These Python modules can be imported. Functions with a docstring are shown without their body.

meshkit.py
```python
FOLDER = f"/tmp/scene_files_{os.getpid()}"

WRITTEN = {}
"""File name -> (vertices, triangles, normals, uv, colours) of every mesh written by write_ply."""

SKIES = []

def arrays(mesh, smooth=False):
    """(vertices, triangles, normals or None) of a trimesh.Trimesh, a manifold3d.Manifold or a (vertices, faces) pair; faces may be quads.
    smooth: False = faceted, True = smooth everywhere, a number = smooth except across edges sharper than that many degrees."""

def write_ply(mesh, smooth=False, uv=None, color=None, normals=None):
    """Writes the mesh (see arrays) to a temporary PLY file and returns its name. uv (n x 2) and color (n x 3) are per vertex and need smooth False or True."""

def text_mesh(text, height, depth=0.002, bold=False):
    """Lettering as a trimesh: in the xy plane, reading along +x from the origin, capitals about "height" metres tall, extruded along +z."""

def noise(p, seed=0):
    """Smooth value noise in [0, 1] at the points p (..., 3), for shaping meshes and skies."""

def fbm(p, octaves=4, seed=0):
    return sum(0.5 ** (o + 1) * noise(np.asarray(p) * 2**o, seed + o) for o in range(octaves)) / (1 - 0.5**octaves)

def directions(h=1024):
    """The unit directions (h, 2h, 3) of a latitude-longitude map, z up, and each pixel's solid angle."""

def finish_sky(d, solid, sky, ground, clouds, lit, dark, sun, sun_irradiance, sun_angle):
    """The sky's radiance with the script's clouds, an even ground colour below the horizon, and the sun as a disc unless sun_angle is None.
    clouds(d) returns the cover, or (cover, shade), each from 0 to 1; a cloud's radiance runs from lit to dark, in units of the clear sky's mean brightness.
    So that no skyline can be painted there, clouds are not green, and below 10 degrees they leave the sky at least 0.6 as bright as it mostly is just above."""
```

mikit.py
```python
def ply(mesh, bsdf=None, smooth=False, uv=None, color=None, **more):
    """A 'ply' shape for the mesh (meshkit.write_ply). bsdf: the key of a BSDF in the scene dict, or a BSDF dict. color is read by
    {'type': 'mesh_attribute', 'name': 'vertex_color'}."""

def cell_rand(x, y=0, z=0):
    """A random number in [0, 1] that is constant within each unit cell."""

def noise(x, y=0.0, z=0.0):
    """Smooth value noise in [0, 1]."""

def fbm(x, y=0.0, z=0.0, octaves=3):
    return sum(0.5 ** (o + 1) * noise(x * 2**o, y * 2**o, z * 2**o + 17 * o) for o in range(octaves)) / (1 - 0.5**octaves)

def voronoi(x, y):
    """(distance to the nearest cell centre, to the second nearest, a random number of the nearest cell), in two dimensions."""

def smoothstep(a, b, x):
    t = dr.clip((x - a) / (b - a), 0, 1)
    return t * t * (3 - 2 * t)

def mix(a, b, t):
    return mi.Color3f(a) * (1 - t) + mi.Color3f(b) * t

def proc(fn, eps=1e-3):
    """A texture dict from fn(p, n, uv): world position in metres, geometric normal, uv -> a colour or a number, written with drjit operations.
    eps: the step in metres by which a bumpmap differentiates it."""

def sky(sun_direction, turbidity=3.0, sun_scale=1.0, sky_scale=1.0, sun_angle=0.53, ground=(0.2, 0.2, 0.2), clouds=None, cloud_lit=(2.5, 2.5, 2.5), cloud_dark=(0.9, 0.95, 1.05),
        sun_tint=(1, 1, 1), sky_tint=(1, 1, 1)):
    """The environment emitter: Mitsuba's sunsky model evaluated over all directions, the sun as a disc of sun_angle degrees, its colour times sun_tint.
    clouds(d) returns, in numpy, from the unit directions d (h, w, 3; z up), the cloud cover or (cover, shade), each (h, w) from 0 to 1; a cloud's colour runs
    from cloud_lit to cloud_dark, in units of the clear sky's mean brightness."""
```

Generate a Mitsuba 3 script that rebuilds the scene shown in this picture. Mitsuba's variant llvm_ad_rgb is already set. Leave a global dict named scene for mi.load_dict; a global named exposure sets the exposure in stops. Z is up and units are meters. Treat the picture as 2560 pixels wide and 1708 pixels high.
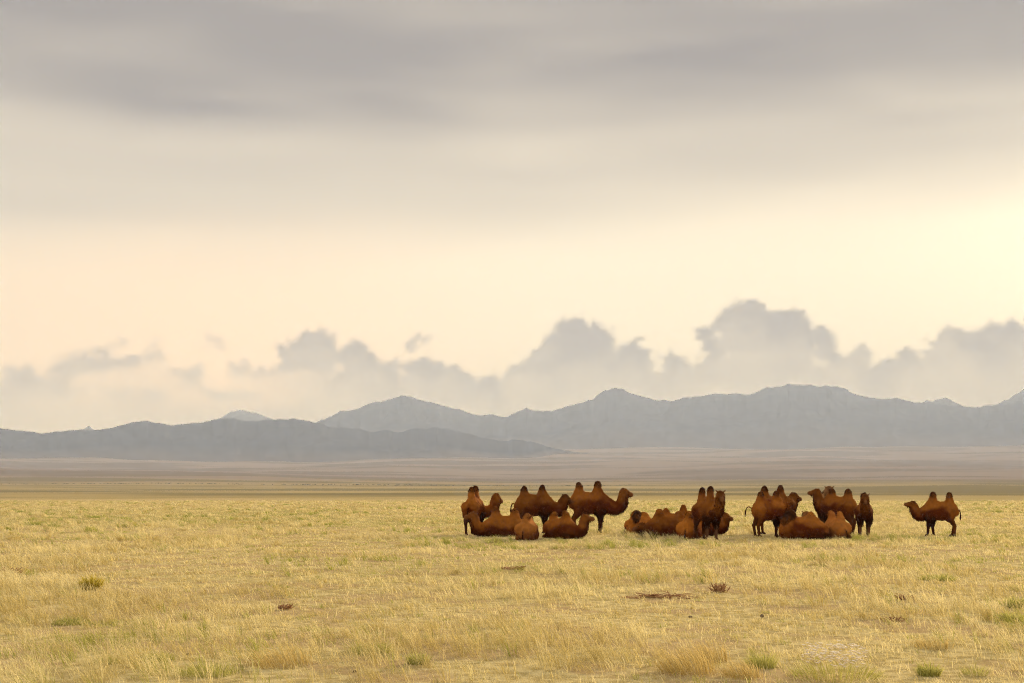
import math
import numpy as np
import drjit as dr
import mitsuba as mi
import mikit
import meshkit

T = mi.ScalarTransform4f
scene, labels = {}, {}

# ------------------------------------------------------------------ camera, sky, sun, exposure
EYE = 1.6                      # metres above the plain
FOC = 3090.0                   # focal length in units where the picture is 2560 wide
HOR = 1236.0                   # row of the level horizon in those units
scene['camera'] = {
    'type': 'perspective', 'fov': math.degrees(2 * math.atan(1280 / FOC)), 'fov_axis': 'x',
    'near_clip': 0.1, 'far_clip': 60000.0,
    'principal_point_offset_y': -(HOR - 854) / 1708,
    'to_world': T().look_at(origin=[0, 0, EYE], target=[0, 100, EYE], up=[0, 0, 1]),
    'medium': {'type': 'ref', 'id': 'haze_air'},
}
exposure = 3.3

SUN_AZ, SUN_EL = math.radians(33), math.radians(14)
SUN = [math.sin(SUN_AZ) * math.cos(SUN_EL), math.cos(SUN_AZ) * math.cos(SUN_EL), math.sin(SUN_EL)]


def sstep(a, b, x):
    t = np.clip((x - a) / (b - a), 0, 1)
    return t * t * (3 - 2 * t)


def clouds(d):
    """Overcast sky at dusk: a grey deck above, a bright clear-ish band low towards the sun, a bank of cumulus on the skyline."""
    az = np.degrees(np.arctan2(d[..., 0], d[..., 1]))
    el = np.degrees(np.arcsin(np.clip(d[..., 2], -1, 1)))
    # ---- the deck: noise on a cloud plane, so that it stretches towards the horizon
    zz = np.maximum(d[..., 2], 0.02) + 0.06
    px, py = d[..., 0] / zz, d[..., 1] / zz
    n1 = meshkit.fbm(np.stack([px * 0.9 + 3.1, py * 1.5 + 1.7, 0 * px], -1), 4, 3)
    n2 = meshkit.fbm(np.stack([px * 2.3 + 9.1, py * 4.1 + 4.4, 0 * px + 2], -1), 4, 8)
    n3 = meshkit.fbm(np.stack([az * 0.045 + 20, el * 0.16, 0 * az + 5], -1), 3, 21)
    near_sun = np.exp(-((az - 30) / 62) ** 2)
    # brightness (0 dark .. 1 bright) of deck and glow band
    ripple = (n1 - 0.5) * 0.24 + (n2 - 0.5) * 0.26
    high = sstep(12, 19, el)
    plate = 1 - sstep(13.0, 20.5, el + 4.5 * (n3 - 0.5) + 5.0 * (n1 - 0.5))
    cream = 1 - sstep(10.4, 13.9, el - 0.085 * np.clip(az, -60, 60) + 3.0 * (n3 - 0.5))
    zenith = 0.56 * sstep(28, 80, el)
    streak = meshkit.fbm(np.stack([az * 0.07 + 30, el * 0.9, 0 * az + 8], -1), 4, 120) - 0.5
    wa, we = az + 6.0 * (n1 - 0.5) + 4.0 * (n2 - 0.5), el + 3.4 * (n2 - 0.5) + 2.0 * (n3 - 0.5) + 1.6 * streak
    lump = 0
    for a0, e0, ra, re, am in ((-14.5, 16.0, 4.2, 0.85, 0.9), (-3.6, 16.4, 3.6, 0.8, 1.0), (-5.5, 18.7, 6.5, 1.0, 0.9), (-20, 20.6, 5.0, 0.8, 0.8), (-28, 17.5, 6, 1.0, 0.8), (14, 20.8, 9, 0.8, 0.5), (19, 13.5, 5, 1.0, 0.35),
                               (33, 19, 8, 1.2, 0.8), (5, 14.6, 7, 0.5, 0.3), (9, 18.2, 5, 0.5, 0.35)):
        lump = np.maximum(lump, am * np.exp(-(((wa - a0) / ra) ** 2 + (np.where(we > e0, (we - e0) / (1.7 * re), (we - e0) / (0.75 * re))) ** 2)))
    b = 0.035 + zenith + ripple * high - 0.12 * lump + 0.20 * streak * sstep(8, 15, el)
    b = b + plate * 0.46 * (0.7 + 0.3 * near_sun) + cream * 0.42 * (0.45 + 0.55 * near_sun)
    halo = 1.0 * np.exp(-(((az - 31) / 13) ** 2 + ((el - 9.8) / 5) ** 2))
    b = b + 0.40 * halo + 0.08 * np.exp(-(((az - 3) / 9) ** 2 + ((el - 8) / 3.5) ** 2))
    # ---- cumulus bank: height of its tops by direction, made lumpy by noise
    top = np.interp(az, [-180, -60, -30, -24, -22, -20.5, -18.5, -16, -14, -12, -10.5, -9, -7.5, -5.5, -3.5, -1.5, 0.5, 2, 3.5, 5, 7, 9.5, 13, 15.5, 17.5, 19.5, 22.5, 30, 60, 180],
                    [5, 4.6, 5.0, 4.9, 4.9, 5.6, 6.2, 5.9, 5.4, 5.7, 6.0, 6.3, 6.0, 5.8, 5.9, 5.5, 5.7, 6.2, 6.6, 6.6, 6.6, 6.7, 6.5, 6.2, 5.9, 6.2, 6.5, 6.4, 5.5, 5])
    low = np.abs(el) < 14                               # only these rows hold cumulus
    r0, r1 = np.flatnonzero(low.any(1))[[0, -1]]
    ba, be, bt = az[r0:r1 + 1], el[r0:r1 + 1], top[r0:r1 + 1]
    fine = meshkit.fbm(np.stack([ba * 0.9, be * 1.1, 0 * ba + 4], -1), 5, 52) - 0.5
    finer = meshkit.fbm(np.stack([ba * 3.4, be * 3.8, 0 * ba + 6], -1), 3, 57) - 0.5
    pr = np.random.default_rng(12)
    order = np.argsort(az[r0])
    a_top = lambda a: float(np.interp(a, az[r0][order], top[r0][order]))
    puffs = [(11.0, 7.95, 1.15, 0.9), (11.9, 7.25, 2.2, 0.9), (10.1, 7.6, 0.9, 0.8), (12.5, 7.75, 1.2, 0.75), (13.9, 7.1, 0.9, 0.6), (8.85, 7.35, 0.62, 0.36), (-4.5, 7.2, 0.95, 0.28), (2.8, 7.35, 1.5, 0.85), (1.6, 7.0, 0.8, 0.6), (3.9, 7.1, 1.0, 0.7),
             (19.6, 6.8, 1.1, 0.55), (21.8, 6.75, 1.9, 0.7), (-18.6, 5.5, 1.9, 0.75), (-9.1, 6.9, 1.2, 0.7), (-10.5, 6.5, 0.7, 0.5), (-7.4, 6.6, 0.9, 0.6), (-16.0, 6.9, 0.5, 0.35), (-17.6, 6.6, 0.6, 0.3), (-13.6, 6.9, 0.7, 0.25)]
    a_ = -70.0
    while a_ < 70:                                      # tops of the bank
        rr = pr.uniform(0.35, 1.05)
        puffs.append((a_, a_top(a_) + pr.normal(0, 0.28) - 0.45 * rr, rr, rr * pr.uniform(0.55, 0.85)))
        a_ += rr * pr.uniform(0.7, 1.25)
    loose = {(8.85, 7.35), (-4.5, 7.2), (-18.6, 5.5), (-16.0, 6.9), (-17.6, 6.6), (-13.6, 6.9)}
    dens = np.full(ba.shape, -9.0)
    tint, total = np.zeros(ba.shape), np.full(ba.shape, 1e-6)
    xa, xe = ba + 1.2 * fine + 0.5 * finer, be + 0.9 * finer + 0.5 * fine
    for a0, e0, ra, re in puffs:
        c = np.flatnonzero(np.abs(ba[0] - a0) < 4 * ra)     # a puff only touches the columns near it
        if not len(c):
            continue
        under = 1.2 if (a0, e0) in loose else 4.5
        qa, qe = xa[:, c], xe[:, c]
        r = np.sqrt(((qa - a0) / (ra * (1 + 0.25 * sstep(0, 2, e0 - qe) * (under > 2)))) ** 2 + (np.where(qe > e0, (qe - e0) / re, (qe - e0) / (under * re))) ** 2)
        one = (1 - r) * min(ra, re) + 0.70 * fine[:, c] + 0.18 * finer[:, c]
        w = np.exp(np.clip(one * 4, -8, 8))
        tint[:, c] += w * (pr.uniform(-0.10, 0.10) - 0.14 * np.clip((qe - e0) / re, -1, 1))
        total[:, c] += w
        dens[:, c] = np.maximum(dens[:, c], one)
    bank = (bt - 0.30 - be) * 0.8 + 1.3 * fine
    dens = np.maximum(dens, bank)
    soft = 0.22 + 0.16 * sstep(-6, -14, ba)
    cum = np.zeros(az.shape)
    deep, shade_ = np.zeros(az.shape), np.zeros(az.shape)
    shade_[r0:r1 + 1] = tint / total
    patchy = 1 - 0.60 * sstep(-7, -12, ba) * sstep(0.53, 0.68, meshkit.fbm(np.stack([ba * 0.34 + 4, be * 0.8, 0 * ba + 3], -1), 4, 71)) * sstep(3.4, 4.6, be)
    deep[r0:r1 + 1] = dens
    bold = np.clip(np.max([np.exp(-(((ba - a0) / w0) ** 2 + ((be - e0) / 1.2) ** 2)) for a0, e0, w0 in ((11.6, 7.6, 3.2), (2.8, 7.2, 2.6), (-4.5, 7.2, 1.2), (8.9, 7.3, 1.0))], 0), 0, 1)
    cum[r0:r1 + 1] = sstep(-0.06, 1.0, dens / soft) * (0.90 + 0.10 * bold) * patchy * (1 - 0.10 * sstep(-8, -16, ba)) * (be > -1)
    body = meshkit.fbm(np.stack([az * 0.45, el * 0.9, 0 * az + 9], -1), 4, 90)
    body2 = meshkit.fbm(np.stack([az * 1.3, el * 1.9, 0 * az + 19], -1), 4, 95)
    cb = -0.25 + 0.28 * body + 0.28 * body2 + 1.1 * shade_ + 0.10 * sstep(0.4, 3.0, deep) + 0.05 * near_sun
    cover_low = 1 - sstep(11.5, 13.5, el)
    b = b * (1 - cum * cover_low) + cb * cum * cover_low
    pink = 0.30 * cream * (1 - cum) * sstep(4, -18, az) * (1 - sstep(60, 120, np.abs(az)))
    return 1.0 - pink, 1.0 - np.clip(0.735 * b, 0, 1.0)


scene['sky'] = mikit.sky(SUN, turbidity=3, sun_scale=0.82, sun_angle=20, sun_tint=(0.90, 1.06, 1.62), ground=(0.32, 0.25, 0.13),
                         clouds=clouds, cloud_lit=(3.30, 2.93, 2.28), cloud_dark=(0.67, 0.607, 0.590), sky_tint=(1.5, 0.75, 0.40))

# ------------------------------------------------------------------ air
scene['haze_air'] = {'type': 'homogeneous', 'albedo': {'type': 'rgb', 'value': [0.84, 0.91, 0.99]},
                     'sigma_t': {'type': 'rgb', 'value': [8.4e-5, 10.1e-5, 14.4e-5]}}
HAZE_TOP = 1010.0
scene['haze'] = {'type': 'cube', 'to_world': T().translate([0, 4000, (HAZE_TOP - 6) / 2]).scale([15500, 15000, (HAZE_TOP + 6) / 2]),
                 'bsdf': {'type': 'null'}, 'interior': {'type': 'ref', 'id': 'haze_air'}}
labels['haze'] = {'label': 'thin blue grey haze lying over the plain and in front of the mountains', 'category': 'haze', 'kind': 'stuff'}


# ------------------------------------------------------------------ helpers
def rgb(*c):
    return {'type': 'rgb', 'value': list(c)}


def unpix(px, py, r):
    """World point at level distance r seen at (px, py) of the 2560 wide picture."""
    t = (px - 1280) / FOC
    y = r / math.sqrt(1 + t * t)
    return np.array([t * y, y, EYE - (py - HOR) / FOC * y])


def ground_at(px, py):
    """Point of the near plain under a pixel row."""
    y = EYE * FOC / (py - HOR)
    return np.array([(px - 1280) / FOC * y, y, 0.0])


PLAIN_R = np.array([0, 250, 500, 1000, 1750, 2500, 3500, 5000, 7500, 10000, 14000, 22000], float)
PLAIN_Y = np.array([0, 0, 1246, 1230, 1214, 1198, 1178, 1156, 1120, 1098, 1085, 1080], float)
PLAIN_Z = np.where(PLAIN_R > 400, EYE + (HOR - PLAIN_Y) / FOC * PLAIN_R, 0.0)


def plain_height(x, y):
    x, y = np.asarray(x, float), np.asarray(y, float)
    r = np.hypot(x, y)
    z = np.interp(r, PLAIN_R, PLAIN_Z) * (0.55 + 0.45 * np.clip(y / np.maximum(r, 1), -1, 1))
    z = np.where(r > 400, z, np.maximum(z, 0) * (r > 250))
    p = np.stack([x, y, 0 * x], -1)
    u = (meshkit.fbm(p / 170.0, 3, 5) - 0.5) * sstep(120, 500, r) * np.clip(r / 400, 0, 6) * 0.8
    u = u + (meshkit.fbm(p / 900.0, 3, 15) - 0.5) * sstep(800, 2500, r) * np.clip(r / 90, 0, 55)
    return z + u + 0.05 * (meshkit.noise(p / 3.0, 4) - 0.5) * (1 - sstep(150, 300, r))


def grid_mesh(P):
    """P (n, m, 3) -> vertices, triangles, facing up for rows outward and columns to the right."""
    n, m = P.shape[:2]
    i, j = np.meshgrid(np.arange(n - 1), np.arange(m - 1), indexing='ij')
    a, b, c, d = i * m + j, i * m + j + 1, (i + 1) * m + j + 1, (i + 1) * m + j
    return P.reshape(-1, 3), np.concatenate([np.stack([a, b, c], -1).reshape(-1, 3), np.stack([a, c, d], -1).reshape(-1, 3)])


# ------------------------------------------------------------------ materials of the land
def plain_colour(p, n, uv):
    x, y = p.x, p.y
    fine = mikit.fbm(x * 9, y * 9, 0.0, 3)
    mid = mikit.fbm(x * 1.3, y * 1.3, 3.0, 4)
    big = mikit.fbm(x * 0.021, y * 0.021, 7.0, 4)
    huge = mikit.fbm(x * 0.0021 + 5, y * 0.0042, 11.0, 4)
    straw = mikit.mix([0.44, 0.355, 0.160], [0.66, 0.56, 0.290], mikit.smoothstep(0.25, 0.75, fine))
    soil = mikit.mix([0.40, 0.285, 0.150], [0.53, 0.410, 0.230], fine)
    green = mi.Color3f(0.34, 0.32, 0.085)
    c = mikit.mix(straw, soil, mikit.smoothstep(0.45, 0.66, mid) * 0.85)
    c = mikit.mix(c, green, mikit.smoothstep(0.55, 0.72, big) * 0.5)
    r = dr.sqrt(x * x + y * y)
    olive = mikit.mix([0.20, 0.165, 0.072], [0.42, 0.335, 0.15], mikit.smoothstep(0.36, 0.60, huge))
    c = mikit.mix(c, olive, mikit.smoothstep(330.0, 620.0, r + 220 * (big - 0.5)) * 0.9)
    gravel = mikit.mix([0.20, 0.155, 0.115], [0.29, 0.225, 0.165], mikit.smoothstep(0.38, 0.62, huge))
    return mikit.mix(c, gravel, mikit.smoothstep(1300.0, 2700.0, r + 900 * (huge - 0.5)))


scene['plain_surface'] = {'type': 'diffuse', 'reflectance': mikit.proc(plain_colour)}


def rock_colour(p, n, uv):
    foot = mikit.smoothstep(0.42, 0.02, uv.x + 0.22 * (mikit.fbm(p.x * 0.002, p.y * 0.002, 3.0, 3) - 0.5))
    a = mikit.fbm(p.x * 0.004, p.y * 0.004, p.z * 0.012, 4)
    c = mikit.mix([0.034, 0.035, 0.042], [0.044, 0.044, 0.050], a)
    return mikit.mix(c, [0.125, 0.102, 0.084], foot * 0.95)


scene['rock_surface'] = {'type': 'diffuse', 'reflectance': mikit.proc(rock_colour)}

# ------------------------------------------------------------------ the plain
front = np.radians(np.arange(-42, 42.01, 0.2))
back = np.radians(np.arange(46, 315, 4.0))
azs = np.concatenate([front, back, [front[0] + 2 * math.pi]])
rs = np.concatenate([[0.0], np.geomspace(1.5, 300, 90), np.geomspace(306, 3000, 150)[1:], np.geomspace(3060, 11000, 90)[1:]])
R, A = np.meshgrid(rs, azs, indexing='ij')
P = np.stack([R * np.sin(A), R * np.cos(A), 0 * R], -1)
P[..., 2] = plain_height(P[..., 0], P[..., 1])
P[-1, :, 2] -= 120
gv, gf = grid_mesh(P)
scene['plain'] = mikit.ply((gv, gf), 'plain_surface', smooth=True)
labels['plain'] = {'label': 'wide flat dry steppe plain running to the foot of the mountains', 'category': 'ground', 'kind': 'structure'}


# ------------------------------------------------------------------ mountains
def ridge(name, label, D, pts, depth, seed, spur=0.24, ext=None):
    px, py = np.array([p[0] for p in pts], float), np.array([p[1] for p in pts], float)
    a_pts = np.arctan((px - 1280) / FOC)
    h_pts = EYE + (HOR - py) / FOC * D * np.cos(a_pts)
    a0, a1 = ext or (-0.62, 0.62)
    a = np.arange(a0, a1, 0.0011)
    h = np.interp(a, a_pts, h_pts)
    wild = 1 + 0.5 * (meshkit.fbm(np.stack([a * 9, 0 * a, 0 * a], -1), 3, seed + 5) - 0.5)
    h = np.where(a < a_pts[0], h_pts[0] * np.where(a < a_pts[0] - 0.03, wild, 1), h)
    h = np.where(a > a_pts[-1], h_pts[-1] * np.where(a > a_pts[-1] + 0.03, wild, 1), h)
    h = h + (meshkit.fbm(np.stack([a * D / 70, 0 * a, 0 * a], -1), 5, seed) - 0.5) * 0.0036 * D
    t = np.concatenate([np.linspace(-1, -0.0, 44), np.linspace(0, 1, 24)[1:]])
    t = np.sign(t) * np.abs(t) ** 1.15
    TT, AA = np.meshgrid(t, a, indexing='ij')
    rr = D + TT * depth
    X, Y = rr * np.sin(AA), rr * np.cos(AA)
    q = np.stack([X, Y, 0 * X], -1)
    warp = (meshkit.fbm(q / 700.0, 3, seed + 9) - 0.5) * 500
    n = meshkit.fbm((q + np.stack([warp, -warp, 0 * warp], -1)) / np.array([520.0, 900.0, 1.0]), 5, seed + 1)
    rid = 1 - np.abs(2 * n - 1) * 1.7
    env = np.clip(1 - np.abs(TT), 0, 1) ** np.where(TT < 0, 1.65, 1.2)
    near = np.exp(-(TT / 0.11) ** 2)
    k = (1 - spur * (1 - rid)) * (1 - near) + near
    Z0 = plain_height(X, Y)
    base = Z0 - 60
    crest = h[None, :] - base
    Z = base + np.maximum(crest, 30) * env * np.minimum(k, 1.0 + 0.05 * near)
    v, f = grid_mesh(np.stack([X, Y, Z], -1))
    rise = np.clip((Z - Z0) / np.maximum(h[None, :] - Z0[int(np.argmin(np.abs(t)))][None, :], 60), 0, 1)
    scene[name] = mikit.ply((v, f), 'rock_surface', smooth=True, uv=np.stack([rise.ravel(), 0 * rise.ravel()], -1))
    labels[name] = {'label': label, 'category': 'mountains', 'kind': 'structure'}


ridge('mountain_ridge', 'nearest dark blue grey mountain ridge along the left half of the skyline', 6200,
      [(0, 1070), (30, 1076), (60, 1080), (110, 1082), (200, 1076), (280, 1070), (330, 1058), (370, 1052), (430, 1062), (500, 1058), (565, 1045), (620, 1052), (680, 1049), (730, 1046), (780, 1058),
       (860, 1072), (930, 1079), (1000, 1078), (1060, 1074), (1090, 1067), (1150, 1078), (1230, 1097), (1270, 1104), (1310, 1099), (1370, 1116), (1450, 1132), (1560, 1146), (1700, 1165), (2600, 1175)], 1300, 100)
ridge('mountain_ridge_001', 'pale blue mountain range across the middle and right of the skyline', 8600,
      [(0, 1100), (300, 1090), (600, 1085), (740, 1068), (790, 1056), (850, 1032), (930, 1010), (975, 1000), (1010, 991), (1060, 1000), (1150, 1024), (1200, 1040), (1230, 1036), (1270, 1043), (1315, 1019), (1355, 1032),
       (1430, 1014), (1480, 1000), (1510, 980), (1538, 969), (1580, 985), (1640, 1000), (1680, 999), (1760, 990), (1790, 985), (1870, 986), (1910, 971), (1990, 960), (2060, 966), (2110, 972), (2150, 988), (2200, 996),
       (2240, 994), (2300, 1006), (2390, 1014), (2430, 1020), (2490, 1014), (2560, 1000), (2640, 985)], 1700, 200)
ridge('mountain_ridge_002', 'faintest farthest peaks showing behind the other mountain ridges', 10800,
      [(0, 1090), (180, 1090), (222, 1062), (250, 1085), (440, 1085), (545, 1050), (570, 1034), (592, 1025), (640, 1034), (690, 1050), (760, 1080), (1200, 1050), (1900, 1030), (2240, 1012), (2290, 1004),
       (2330, 1004), (2365, 994), (2400, 1010), (2450, 1025), (2500, 1010), (2530, 990), (2570, 968), (2640, 950)], 1500, 300)

# ------------------------------------------------------------------ camels: one smooth body from an implicit skeleton
def surface_net(vol, origin, h):
    """Closed mesh of the zero level of vol (negative inside)."""
    n = np.array(vol.shape)
    inside = vol < 0
    corners = [(a, b, c) for a in (0, 1) for b in (0, 1) for c in (0, 1)]
    cut = lambda arr, a, b, c: arr[a:n[0] - 1 + a, b:n[1] - 1 + b, c:n[2] - 1 + c]
    cnt = sum(cut(inside, *k).astype(np.int8) for k in corners)
    act = (cnt > 0) & (cnt < 8)
    idx = np.argwhere(act)
    number = np.full(act.shape, -1)
    number[act] = np.arange(len(idx))
    acc, m = np.zeros((len(idx), 3)), np.zeros(len(idx))
    vals = {k: vol[idx[:, 0] + k[0], idx[:, 1] + k[1], idx[:, 2] + k[2]] for k in corners}
    for k in corners:
        for ax in range(3):
            if k[ax] == 0:
                k2 = tuple(1 if q == ax else k[q] for q in range(3))
                v0, v1 = vals[k], vals[k2]
                x = (v0 < 0) != (v1 < 0)
                t = np.where(x, v0 / np.where(x, v0 - v1, 1), 0)
                p = np.tile(np.array(k, float), (len(idx), 1))
                p[:, ax] += t
                acc += np.where(x[:, None], p, 0)
                m += x
    V = (idx + acc / m[:, None]) * h + origin
    F = []
    for ax in range(3):
        b, c = (ax + 1) % 3, (ax + 2) % 3
        lo = [slice(0, n[q]) for q in range(3)]
        hi = list(lo)
        lo[ax], hi[ax] = slice(0, n[ax] - 1), slice(1, n[ax])
        s0, s1 = inside[tuple(lo)], inside[tuple(hi)]
        e = np.argwhere(s0 != s1)
        e = e[(e[:, b] > 0) & (e[:, c] > 0) & (e[:, b] < n[b] - 1) & (e[:, c] < n[c] - 1)]
        flip = s0[tuple(e.T)]
        def cell(db, dc):
            q = e.copy()
            q[:, b] -= db
            q[:, c] -= dc
            return number[tuple(q.T)]
        quad = np.stack([cell(1, 1), cell(0, 1), cell(0, 0), cell(1, 0)], -1)
        quad = np.where(flip[:, None], quad, quad[:, ::-1])
        F += [quad[:, [0, 1, 2]], quad[:, [0, 2, 3]]]
    return V, np.vstack(F)


def spline(points, k):
    """Catmull-Rom through the rows of points, k steps per span."""
    p = np.asarray(points, float)
    p = np.vstack([2 * p[0] - p[1], p, 2 * p[-1] - p[-2]])
    out = []
    for i in range(1, len(p) - 2):
        t = np.linspace(0, 1, k, endpoint=False)[:, None]
        a, b, c, d = p[i - 1], p[i], p[i + 1], p[i + 2]
        out.append(0.5 * (2 * b + (c - a) * t + (2 * a - 5 * b + 4 * c - d) * t * t + (3 * b - a - 3 * c + d) * t ** 3))
    return np.vstack(out + [p[-2:-1]])


NECKS = {   # points (forward, up, radius) from the chest to the poll; standing heights, or lying heights
    'stand': [(0.50, 1.20, 0.30), (0.80, 1.06, 0.25), (1.06, 0.98, 0.205), (1.28, 1.13, 0.180), (1.36, 1.40, 0.150), (1.38, 1.62, 0.125)],
    'level': [(0.50, 1.20, 0.30), (0.80, 1.05, 0.25), (1.05, 0.98, 0.205), (1.26, 1.10, 0.180), (1.37, 1.32, 0.150), (1.44, 1.47, 0.125)],
    'tall': [(0.50, 1.20, 0.30), (0.76, 1.12, 0.24), (0.94, 1.20, 0.20), (1.04, 1.42, 0.165), (1.08, 1.66, 0.140), (1.10, 1.80, 0.12)],
    'short': [(0.50, 1.22, 0.30), (0.76, 1.12, 0.25), (0.95, 1.13, 0.205), (1.06, 1.28, 0.175), (1.10, 1.46, 0.150), (1.13, 1.60, 0.125)],
    'lie': [(0.45, 0.46, 0.30), (0.72, 0.34, 0.23), (0.93, 0.30, 0.19), (1.08, 0.44, 0.165), (1.13, 0.66, 0.140), (1.15, 0.84, 0.115)],
    'lie_long': [(0.45, 0.46, 0.30), (0.76, 0.38, 0.24), (1.02, 0.36, 0.20), (1.16, 0.48, 0.175), (1.19, 0.68, 0.150), (1.20, 0.86, 0.120)],
    'lie_low': [(0.45, 0.46, 0.30), (0.74, 0.36, 0.22), (0.95, 0.30, 0.18), (1.12, 0.30, 0.15), (1.26, 0.36, 0.13), (1.36, 0.42, 0.11)],
}


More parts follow.
